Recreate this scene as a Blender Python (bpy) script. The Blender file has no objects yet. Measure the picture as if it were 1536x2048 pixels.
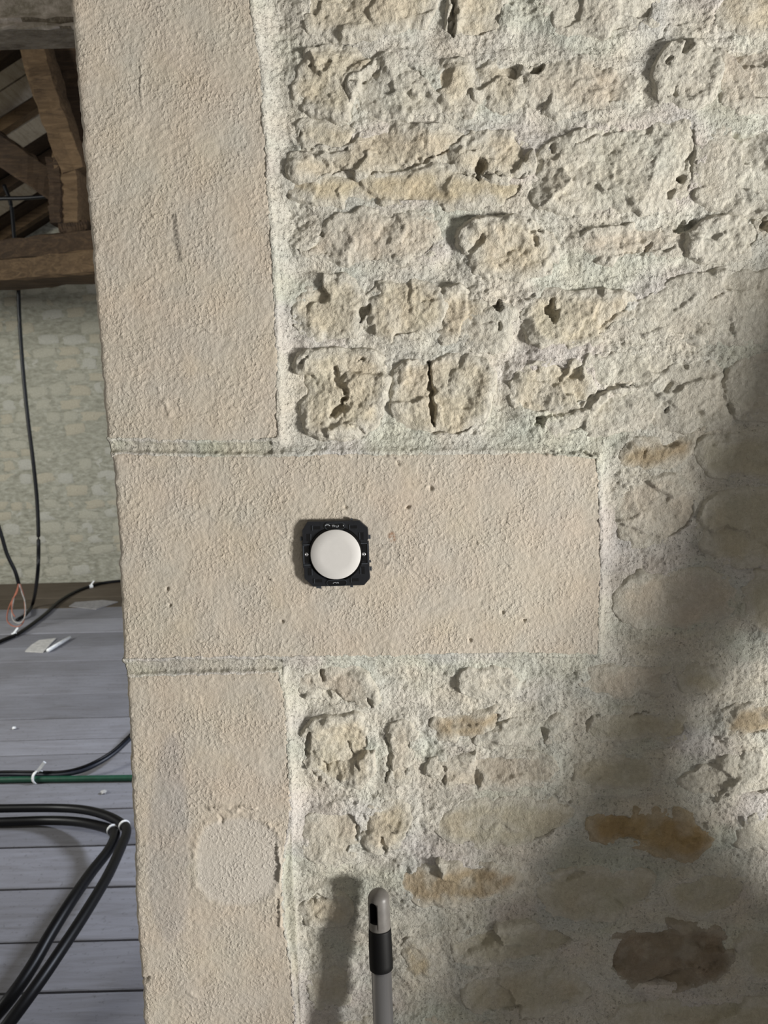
import bpy, bmesh, math, random
import numpy as np
from mathutils import Vector, Matrix
C = bpy.context.scene.collection
SC = bpy.context.scene

def srgb(r, g, b):
    f = lambda c: (c/255/12.92) if c/255 <= .04045 else ((c/255+.055)/1.055)**2.4
    return (f(r), f(g), f(b))

# ------------------------------------------------------------------ camera
FPX, CX, CY = 1479.0, 768.0, 1024.0
CAM = Vector((0, -0.74, 1.40))
PITCH, ROLL = math.radians(6.7), math.radians(-1.5)
cam_d = bpy.data.cameras.new('camera'); cam = bpy.data.objects.new('camera', cam_d); C.objects.link(cam)
cam_d.sensor_fit = 'VERTICAL'; cam_d.sensor_height = 36; cam_d.sensor_width = 27
cam_d.lens = FPX/2048*36; cam_d.clip_start = .02; cam_d.clip_end = 60
RM = Matrix.Rotation(math.pi/2-PITCH, 3, 'X') @ Matrix.Rotation(ROLL, 3, 'Z')
cam.matrix_world = Matrix.Translation(CAM) @ RM.to_4x4()
cam_d.dof.use_dof = True; cam_d.dof.focus_distance = .76; cam_d.dof.aperture_fstop = 14
SC.camera = cam

# ------------------------------------------------------------------ world, lights, exposure
SC.view_settings.view_transform = 'Standard'; SC.view_settings.look = 'None'
SC.view_settings.exposure = 0; SC.view_settings.gamma = 1; SC.view_settings.use_curve_mapping = False
w = bpy.data.worlds.new('world'); SC.world = w; w.use_nodes = True
w.node_tree.nodes['Background'].inputs[0].default_value = (1.0, .94, .83, 1)
w.node_tree.nodes['Background'].inputs[1].default_value = .215

def area_light(name, loc, target, sx, sy, energy, col):
    l = bpy.data.lights.new(name, 'AREA'); l.shape = 'RECTANGLE'; l.size = sx; l.size_y = sy
    l.energy = energy; l.color = col
    o = bpy.data.objects.new(name, l); C.objects.link(o); o.location = loc
    o.rotation_euler = (Vector(target)-Vector(loc)).to_track_quat('-Z', 'Y').to_euler()
    return o
LWIN = Vector((2.65, -1.75, .78))
area_light('window_daylight', LWIN, (.05, 0, 1.2), .46, .60, 150, (1, .972, .925))
area_light('attic_daylight', (1.3, 2.3, 2.3), (-1.4, 2.4, .1), .5, .5, 100, (.80, .87, 1.0))
area_light('attic_fill_light', (-4.6, 1.0, 2.2), (-2.8, 5.8, 1.5), 1.2, 1.0, 195, (.97, .98, .93))  # added fill lamp, unseen, brightens the far wall and timbers

# ------------------------------------------------------------------ pixel -> plane (planes are real surfaces of the place)
def ray(px, py):
    return RM @ Vector(((px-CX)/FPX, -(py-CY)/FPX, -1))
def PY(px, py, Y=0.0):
    d = ray(px, py); return CAM + d*((Y-CAM.y)/d.y)
def PZ(px, py, Z=0.0):
    d = ray(px, py); return CAM + d*((Z-CAM.z)/d.z)

# ------------------------------------------------------------------ helpers
rng = np.random.RandomState(7); random.seed(7)
def perlin(x, y, seed=0):
    r = np.random.RandomState(seed); a = r.rand(512)*2*math.pi
    gx, gy = np.cos(a), np.sin(a); pm = r.permutation(512)
    xi = np.floor(x).astype(np.int64); yi = np.floor(y).astype(np.int64)
    xf = x-xi; yf = y-yi
    u = xf*xf*xf*(xf*(xf*6-15)+10); v = yf*yf*yf*(yf*(yf*6-15)+10)
    def g(ix, iy, dx, dy):
        h = pm[(ix+pm[iy & 511]) & 511]; return gx[h]*dx+gy[h]*dy
    n00 = g(xi, yi, xf, yf); n10 = g(xi+1, yi, xf-1, yf)
    n01 = g(xi, yi+1, xf, yf-1); n11 = g(xi+1, yi+1, xf-1, yf-1)
    return 1.5*((n00*(1-u)+n10*u)*(1-v)+(n01*(1-u)+n11*u)*v)
def fbm(x, y, scale, octv=4, seed=0, gain=.5, ridged=False):
    s = 0; a = 1
    for k in range(octv):
        n = perlin(x/scale*2**k+13.7*k, y/scale*2**k-7.1*k, seed+k)
        if ridged: n = 1-2*np.abs(n)-.35
        s = s+a*n; a *= gain
    return s
def sstep(a, b, x):
    t = np.clip((x-a)/(b-a), 0, 1); return t*t*(3-2*t)
def sdf(px, pz, poly):            # >0 inside
    n = len(poly); d2 = np.full(px.shape, 1e9); ins = np.zeros(px.shape, bool)
    for i in range(n):
        ax, az = poly[i]; bx, bz = poly[(i+1) % n]
        ex, ez = bx-ax, bz-az; wx, wz = px-ax, pz-az
        t = np.clip((wx*ex+wz*ez)/(ex*ex+ez*ez+1e-12), 0, 1)
        d2 = np.minimum(d2, (wx-ex*t)**2+(wz-ez*t)**2)
        c = (az <= pz) != (bz <= pz)
        xs = ax+(pz-az)/(bz-az+1e-15)*(bx-ax)
        ins ^= c & (px < xs)
    return np.where(ins, 1, -1)*np.sqrt(d2)
def linedist(px, pz, pts):
    d2 = np.full(px.shape, 1e9)
    for (ax, az), (bx, bz) in zip(pts[:-1], pts[1:]):
        ex, ez = bx-ax, bz-az; wx, wz = px-ax, pz-az
        t = np.clip((wx*ex+wz*ez)/(ex*ex+ez*ez+1e-12), 0, 1)
        d2 = np.minimum(d2, (wx-ex*t)**2+(wz-ez*t)**2)
    return np.sqrt(d2)
def chaikin(p, it=1):
    for _ in range(it):
        q = []
        for i in range(len(p)):
            a = p[i]; b = p[(i+1) % len(p)]
            q += [(a[0]*.75+b[0]*.25, a[1]*.75+b[1]*.25), (a[0]*.25+b[0]*.75, a[1]*.25+b[1]*.75)]
        p = q
    return p

def link(name, me, mat=None, parent=None, **props):
    o = bpy.data.objects.new(name, me); C.objects.link(o)
    if mat is not None and me is not None and not me.materials: me.materials.append(mat)
    if parent is not None: o.parent = parent
    for k, v in props.items(): o[k] = v
    return o
def empty(name, label, cat, loc=(0, 0, 0), group=None):
    o = bpy.data.objects.new(name, None); C.objects.link(o); o.location = loc; o.empty_display_size = .05
    o['label'] = label; o['category'] = cat
    if group: o['group'] = group
    return o
def tag(o, label, cat, group=None):
    o['label'] = label; o['category'] = cat
    if group: o['group'] = group
    return o
def pmesh(name, verts, faces, smooth=False):
    me = bpy.data.meshes.new(name); me.from_pydata([tuple(v) for v in verts], [], faces); me.update()
    if smooth: me.polygons.foreach_set('use_smooth', [True]*len(me.polygons))
    return me
def bm_mesh(name, bm, smooth=False):
    bmesh.ops.recalc_face_normals(bm, faces=bm.faces)
    me = bpy.data.meshes.new(name); bm.to_mesh(me); bm.free()
    if smooth: me.polygons.foreach_set('use_smooth', [True]*len(me.polygons))
    return me
def grid_mesh(name, X, Y, Z, fmask, col):
    nz, nu = X.shape
    idx = np.arange(nz*nu).reshape(nz, nu)
    q = np.stack([idx[:-1, :-1], idx[:-1, 1:], idx[1:, 1:], idx[1:, :-1]], -1)[fmask].reshape(-1, 4)
    used, inv = np.unique(q, return_inverse=True); q = inv.reshape(-1, 4)
    co = np.stack([X.ravel()[used], Y.ravel()[used], Z.ravel()[used]], -1).astype(np.float32)
    me = bpy.data.meshes.new(name)
    me.vertices.add(len(co)); me.vertices.foreach_set('co', co.ravel())
    me.loops.add(q.size); me.loops.foreach_set('vertex_index', q.ravel().astype(np.int32))
    me.polygons.add(len(q)); me.polygons.foreach_set('loop_start', np.arange(0, q.size, 4, dtype=np.int32))
    me.polygons.foreach_set('loop_total', np.full(len(q), 4, np.int32))
    me.polygons.foreach_set('use_smooth', np.ones(len(q), bool))
    a = me.color_attributes.new('tint', 'FLOAT_COLOR', 'POINT')
    cc = np.ones((len(co), 4), np.float32); cc[:, :3] = col.reshape(-1, 3)[used]
    a.data.foreach_set('color', cc.ravel())
    me.update(calc_edges=True)
    return me

# ------------------------------------------------------------------ materials
class N:
    def __init__(s, name, rough=.8, metal=0, spec=.3):
        s.m = bpy.data.materials.new(name); s.m.use_nodes = True; s.t = s.m.node_tree
        s.b = s.t.nodes['Principled BSDF']; s.b.inputs['Roughness'].default_value = rough
        s.b.inputs['Metallic'].default_value = metal; s.b.inputs['Specular IOR Level'].default_value = spec
        s.c = s.t.nodes.new('ShaderNodeTexCoord')
    def node(s, t, **kw):
        n = s.t.nodes.new(t)
        for k, v in kw.items(): setattr(n, k, v)
        return n
    def l(s, a, b): s.t.links.new(a, b)
    def noise(s, scale, detail=3, rough=.55, stretch=None, dist=0, coord='Object'):
        n = s.node('ShaderNodeTexNoise'); n.inputs['Scale'].default_value = scale
        n.inputs['Detail'].default_value = detail; n.inputs['Roughness'].default_value = rough
        n.inputs['Distortion'].default_value = dist
        if stretch:
            mp = s.node('ShaderNodeMapping'); mp.inputs['Scale'].default_value = stretch
            s.l(s.c.outputs[coord], mp.inputs[0]); s.l(mp.outputs[0], n.inputs['Vector'])
        else: s.l(s.c.outputs[coord], n.inputs['Vector'])
        return n.outputs[0]
    def ramp(s, fac, stops):
        r = s.node('ShaderNodeValToRGB'); e = r.color_ramp.elements
        while len(e) < len(stops): e.new(.5)
        for i, (p, c) in enumerate(stops):
            e[i].position = p; e[i].color = (*c, 1) if len(c) == 3 else c
        s.l(fac, r.inputs[0]); return r.outputs[0]
    def mix(s, fac, a, b, mode='MIX'):
        m = s.node('ShaderNodeMix', data_type='RGBA', blend_type=mode)
        for v, i in ((fac, 0), (a, 6), (b, 7)):
            if hasattr(v, 'is_output'): s.l(v, m.inputs[i])
            elif i == 0: m.inputs[0].default_value = v
            else: m.inputs[i].default_value = (*v, 1)
        return m.outputs[2]
    def math(s, op, a, b=0.0):
        m = s.node('ShaderNodeMath', operation=op)
        for v, i in ((a, 0), (b, 1)):
            if hasattr(v, 'is_output'): s.l(v, m.inputs[i])
            else: m.inputs[i].default_value = v
        return m.outputs[0]
    def bump(s, h, dist, strength=1, prev=None):
        b = s.node('ShaderNodeBump'); b.inputs['Distance'].default_value = dist; b.inputs['Strength'].default_value = strength
        s.l(h, b.inputs['Height'])
        if prev is not None: s.l(prev, b.inputs['Normal'])
        return b.outputs[0]
    def done(s, col=None, nrm=None):
        if col is not None:
            if hasattr(col, 'is_output'): s.l(col, s.b.inputs['Base Color'])
            else: s.b.inputs['Base Color'].default_value = (*col, 1)
        if nrm is not None: s.l(nrm, s.b.inputs['Normal'])
        return s.m

def mineral(name, kind):
    m = N(name, rough=.95, spec=.12)
    at = m.node('ShaderNodeAttribute', attribute_name='tint')
    if kind == 'plaster':
        grain = m.ramp(m.noise(300, 2, .45), [(.46, (0, 0, 0)), (.82, (1, 1, 1))])
        fine = m.noise(800, 3, .6)
        big = m.ramp(m.noise(26, 3, .5), [(.38, (0, 0, 0)), (.62, (1, 1, 1))])
        g2 = m.math('MULTIPLY', grain, m.math('ADD', big, .15))
        n = m.bump(m.noise(210, 4, .6), .0006, .7); n = m.bump(g2, .0013, .8, n); n = m.bump(m.noise(520, 4, .7), .0010, .8, n)
        sp = m.ramp(m.noise(300, 3), [(.3, (.93, .93, .93)), (.7, (1.05, 1.05, 1.05))])
    elif kind == 'mortar':
        grain = m.noise(420, 4, .7)
        pit = m.ramp(m.noise(300, 2, .5), [(.28, (0, 0, 0)), (.40, (1, 1, 1))])
        n = m.bump(m.noise(260, 4, .65), .0030, .9); n = m.bump(pit, .0014, .9, n); n = m.bump(grain, .0016, .9, n)
        sp = m.ramp(m.noise(420, 4, .7), [(.3, (.84, .84, .84)), (.62, (1.05, 1.05, 1.05))])
    else:
        a = m.noise(270, 5, .70, dist=.3); b = m.noise(620, 3, .6)
        n = m.bump(a, .0036, .95); n = m.bump(b, .0006, .8, n)
        sp = m.ramp(m.noise(180, 4, .6), [(.3, (.90, .89, .87)), (.68, (1.05, 1.05, 1.05))])
    return m.done(m.mix(1.0, at.outputs['Color'], sp, 'MULTIPLY'), n)
M_PLASTER = mineral('limewashed_dressed_stone', 'plaster')
M_MORTAR = mineral('sandy_lime_mortar', 'mortar')
M_STONE = mineral('rough_limestone', 'stone')

# ------------------------------------------------------------------ THE STONE WALL (wall_front)
EDGE = [(140,-80),(140,0),(147,90),(152,150),(160,240),(167,320),(174,400),(181,470),(187,560),(192,625),(199,700),(206,800),(212,872),(216,890),
        (226,925),(229,985),(233,1050),(238,1085),(236,1130),(240,1180),(243,1250),(246,1325),(252,1352),(257,1440),(259,1520),(264,1620),
        (269,1690),(268,1745),(272,1830),(277,1900),(284,1975),(286,2048),(290,2130)]
ez = np.array([PY(*p).z for p in EDGE])[::-1]; ex = np.array([PY(*p).x for p in EDGE])[::-1]
X0 = float(ex.mean())
zt, zb = PY(900, -50).z, PY(900, 2100).z
xr = PY(1590, 1024).x
ST = .00125
ujamb = np.concatenate([np.arange(-.45, -.02, .03), np.array([-.02, -.012, -.007, -.004, -.002, -.001])])
udense = np.arange(0, xr-X0, ST)
ucoarse = np.arange(xr-X0+.006, 1.65-X0, .010)
U = np.concatenate([ujamb, udense, ucoarse])
ZZ = np.concatenate([np.arange(0, zb, .010), np.arange(zb+.002, zt, ST), np.arange(zt+.006, 2.55, .010)])
UU, Z = np.meshgrid(U, ZZ)
E = np.interp(Z, ez, ex) + .0012*fbm(Z, Z*0+3, .02, 4, 77)
X = np.where(UU < 0, E, UU + X0 + (E-X0)*np.exp(-np.maximum(UU, 0)/.06))
jamb = UU < 0
def W(pts): return [(PY(*p).x, PY(*p).z) for p in pts]
def win(poly, pad=.02):
    xs = [p[0] for p in poly]; zs = [p[1] for p in poly]
    j0 = np.searchsorted(U, min(xs)-pad-X0-.02); j1 = np.searchsorted(U, max(xs)+pad-X0+.02)
    i0 = np.searchsorted(ZZ, min(zs)-pad); i1 = np.searchsorted(ZZ, max(zs)+pad)
    j0 = max(j0, len(ujamb))
    return slice(i0, max(i1, i0+2)), slice(j0, max(j1, j0+2))

# ---- dressed quoin stones
Q_TOP = [(60,-900),(470,-900),(503,0),(516,80),(526,150),(529,230),(537,300),(540,400),(549,500),(552,600),(556,700),(558,800),(560,882),(430,886),(330,884),(215,880),(60,876)]
Q_MID = [(60,903),(230,905),(380,908),(560,909),(700,902),(780,906),(900,904),(1030,903),(1130,906),(1198,914),(1202,1000),(1206,1110),(1203,1220),(1199,1312),(1050,1310),(900,1312),(720,1314),(560,1318),(400,1318),(246,1324),(60,1326)]
Q_LOW = [(60,1352),(250,1350),(400,1346),(560,1342),(572,1400),(577,1480),(582,1560),(583,1640),(572,1700),(566,1760),(570,1850),(584,1930),(594,2048),(610,2300),(640,2600),(60,2600)]
wx_ = X+.0012*fbm(X, Z, .012, 3, 11); wz_ = Z+.0012*fbm(X, Z, .012, 3, 21)
DQ = [np.where(jamb, sdf(np.maximum(X, E)+.01, wz_, W(q)), sdf(wx_, wz_, W(q))) for q in (Q_TOP, Q_MID, Q_LOW)]
DQM = np.maximum(np.maximum(DQ[0], DQ[1]), DQ[2])

# ---- carved / raised marks on the whole wall: (pixel polyline, width px, depth mm >0 in, <0 out, softness)
MARKS = [
 ([(905,-5),(906,30),(904,70)],9,13),([(700,158),(728,150),(762,133)],10,7),([(660,120),(640,128),(622,126)],14,5),
 ([(1065,138),(1078,132),(1090,124)],11,13),([(1320,68),(1345,42),(1385,36)],5,5),([(1368,100),(1374,90),(1380,82)],12,10),([(1345,115),(1332,125)],8,8),
 ([(1352,190),(1360,160)],5,7),([(600,298),(640,300),(695,295)],6,6),([(597,270),(603,256)],6,6),([(700,278),(712,262)],9,6),
 ([(745,342),(800,333),(850,318),(893,300)],7,7),([(958,352),(960,338),(966,320)],12,14),([(915,346),(950,348),(1030,350),(1062,345)],5,7),
 ([(1107,305),(1110,285)],8,8),([(1150,285),(1200,262),(1262,252)],5,5),([(1368,352)],13,18),([(1376,335),(1381,310),(1395,298)],5,5),([(1350,378),(1336,392)],6,6),
 ([(636,470),(640,462)],9,9),([(940,498),(952,492),(966,470)],12,9),([(1020,452),(1050,450),(1082,462)],10,8),([(1068,470),(1072,490)],12,7),
 ([(1360,455),(1390,445),(1400,442)],14,12),([(1300,500),(1310,480)],8,8),([(1530,445),(1545,440)],16,14),([(1220,505),(1290,500),(1350,492)],5,4),
 ([(720,640),(728,620),(738,612)],15,14),([(730,655),(745,662)],14,8),([(996,618),(998,608)],13,14),([(1000,640),(998,660)],6,9),
 ([(1104,600),(1106,620),(1110,640)],14,14),([(1042,590),(1060,594),(1070,590)],8,7),([(1190,660),(1230,632),(1270,600)],5,4),([(1420,596),(1450,582)],5,4),
 ([(672,735),(678,760),(690,785)],13,11),([(688,800),(675,820),(662,832)],17,12),([(700,850),(730,862)],6,6),
 ([(858,725),(862,760),(864,800),(866,850)],8,14),([(720,720),(728,716)],8,7),([(600,725),(612,715)],8,6),
 ([(1145,752),(1165,735)],16,9),([(1078,836),(1120,826),(1175,812),(1200,785),(1235,772),(1275,770)],8,9),([(1080,838),(1085,850)],15,15),
 ([(1338,826),(1340,815)],6,9),([(1330,780),(1352,762)],7,5),([(1375,735),(1372,722)],12,6),([(1455,740),(1447,780),(1470,825)],10,6),
 ([(1160,1195-290),(1185,909)],6,9),([(1080,904),(1140,905)],5,4),([(1290,915),(1296,895)],5,4),
 ([(618,1470),(612,1490),(613,1515)],8,9),([(622,1550),(640,1565)],7,6),([(695,1490),(706,1515),(716,1540)],6,5),([(775,1485),(780,1520),(772,1570)],7,8),
 ([(640,1345),(645,1365)],7,7),([(737,1400),(742,1415)],9,7),([(650,1385),(660,1400)],6,5),([(650,1525),(655,1545)],8,5),
 ([(888,1535),(890,1575)],5,5),([(952,1540),(953,1575)],7,5),([(764,1680),(768,1715)],8,9),([(715,1660),(712,1690)],10,5),([(718,1632),(728,1640)],5,5),
 ([(615,1812),(632,1804),(650,1806)],9,8),([(1085,1462),(1095,1478)],12,8),([(1175,1470),(1180,1445),(1200,1435)],6,6),([(1262,1440),(1275,1432),(1310,1432)],5,5),
 ([(1120,1612),(1150,1610)],7,6),([(1410,1658),(1416,1652)],9,8),([(1480,1655),(1488,1640)],14,7),([(1140,1765),(1165,1748)],14,6),
 ([(1400,1985-45),(1418,1950),(1440,1925)],4,4),([(1430,1480),(1450,1492)],8,6),([(1440,1600),(1462,1585)],10,5),([(800,1740),(820,1752)],10,5),
 # raised drips, crusts and scratches on the dressed stones
 ([(282,135),(283,165),(283,195),(286,225)],3,-1.6),([(300,770),(318,772),(320,790)],7,-1.2),([(320,815),(330,800),(340,830)],10,-1.3),
 ([(420,1618),(450,1612),(470,1622),(490,1610),(510,1616)],11,-2.6),([(440,1635),(445,1650)],8,2.5),([(555,1690),(562,1730),(560,1760)],8,-3),([(560,1800),(562,1850)],7,-2.6),([(538,1645),(540,1655)],6,-1.8),
 ([(290,1690),(325,1700),(338,1692)],5,-1.2),([(284,1965),(296,1955)],9,4),([(375,1985),(395,1995)],10,-1.6),
 ([(330,535),(270,580)],3,-.7),([(390,505),(300,560),(240,590)],3,-.8),([(545,430),(470,470),(420,490)],3,-.7),([(560,800),(400,830),(270,850)],3,-.8),([(500,690),(330,650)],2,.6),
 ([(775,1100),(782,1090),(783,1120),(770,1140)],5,-1.0),([(688,908),(700,912)],8,-2.2),([(780,912),(796,918)],9,-2.0),([(795,922),(796,932)],5,3),([(862,976)],9,5),([(815,1015)],7,5),([(565,1242)],7,5),([(690,1015)],6,4),([(545,1160)],7,-2),([(940,1282)],7,5),([(1050,1240)],7,5),([(335,1178)],6,5),([(340,1210)],6,5),([(1005,1225)],8,4),
 ([(388,1900),(380,1800),(383,1700)],9,.35),([(505,1035-100),(460,1060),(420,1100)],5,.6),([(1175,1312),(1195,1316)],5,4),([(1190,905),(1150,902),(1110,903)],6,4),
]
DH = np.zeros(X.shape)
for pts, wd, dep in MARKS:
    p = W(pts);
    if len(p) == 1: p = [p[0], (p[0][0]+1e-5, p[0][1])]
    s = win(p, .03); x, z = X[s], Z[s]
    x = x+.0012*fbm(x, z, .008, 2, 31)+.0005*perlin(x/.003, z/.003, 5); z = z+.0012*fbm(x, z, .008, 2, 41)
    r = wd*.5/2000
    if dep > 0 and len(pts) > 1:       # gouges taper and wander like torn stone
        dx_, dz_ = p[-1][0]-p[0][0], p[-1][1]-p[0][1]; tt = np.clip(((x-p[0][0])*dx_+(z-p[0][1])*dz_)/(dx_*dx_+dz_*dz_+1e-12), 0, 1)
        r = r*(.35+.95*np.sin(math.pi*np.clip(tt*.86+.1, 0, 1)))*np.clip(1+.9*fbm(x, z, .010, 2, 61), .3, 2)
        x = x+.0022*fbm(x, z, .012, 3, 71); z = z+.0022*fbm(x, z, .012, 3, 81)
    if dep > 0: prof = 1-sstep(r*.35, r*1.45, linedist(x, z, p))
    else: prof = np.maximum(0, 1-(linedist(x, z, p)/(r*1.1))**2)*np.clip(.75+.6*perlin(x/.003, z/.003, 9), 0, 1.6)
    DH[s] -= prof*(dep if (dep < 0 or dep > 11) else dep*.62)*.001

# ---- level of the wall: quoins stand proud, the rubble field lies deeper
far = np.clip(-DQM/.020, 0, 1); far = 1-(1-far)**1.4; calm = .22+.78*sstep(.004, .022, -DQM)
n1 = fbm(X*.7, Z, .05, 4, 101); n2 = fbm(X*.6, Z, .010, 3, 111); n3 = fbm(X, Z, .0045, 2, 121)
field = (-.0010 - .0085*far) * sstep(-.0, .004, -DQM)
in_joint = (X < np.interp(Z, [PY(560,2048).z, PY(560,0).z], [PY(600,2048).x, PY(500,0).x]))
field = np.where(in_joint, -.0040*sstep(-.0005, .003, -DQM), field)
HM = field + calm*(.0026*n1*(1-.6*in_joint) + .0007*n2) + .0008*n3 + DH*.8
HM = HM + calm*.0012*fbm(X*.35, Z, .02, 3, 131)
# ---- colours of the mortar and lime
def tinted(base, X, Z, amt=.05, seed=0, warm=.04):
    a = fbm(X, Z, .09, 3, 201+seed); b = fbm(X, Z, .05, 3, 231+seed); v = fbm(X, Z, .03, 4, 261+seed)
    c = np.empty(X.shape+(3,)); base = np.array(base)
    k = 1+amt*v
    c[..., 0] = base[0]*k*(1+warm*b); c[..., 1] = base[1]*k*(1+.35*warm*a); c[..., 2] = base[2]*k*(1-warm*b)
    return c
MORT = srgb(216, 212, 200); PLA = srgb(196, 187, 173); STO = srgb(214, 204, 183)
colM = tinted(MORT, X, Z, .06, 0, .035)
jn = sstep(.0, .5, fbm(X, Z, .05, 2, 300))[..., None]
colM = np.where((in_joint & (DQM < 0))[..., None], colM*np.array([.86, .86, .82]), colM)
colM = colM*(1-.10*jn*np.array([1, .98, .96]))
lil = sstep(.15, .6, fbm(X*.6, Z, .10, 3, 320))[..., None]; gre = sstep(.1, .6, fbm(X*.6, Z, .08, 3, 340))[..., None]
colM = colM*(1-lil*np.array([.01, .028, -.02]))*(1-gre*np.array([.06, .02, .03]))

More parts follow.
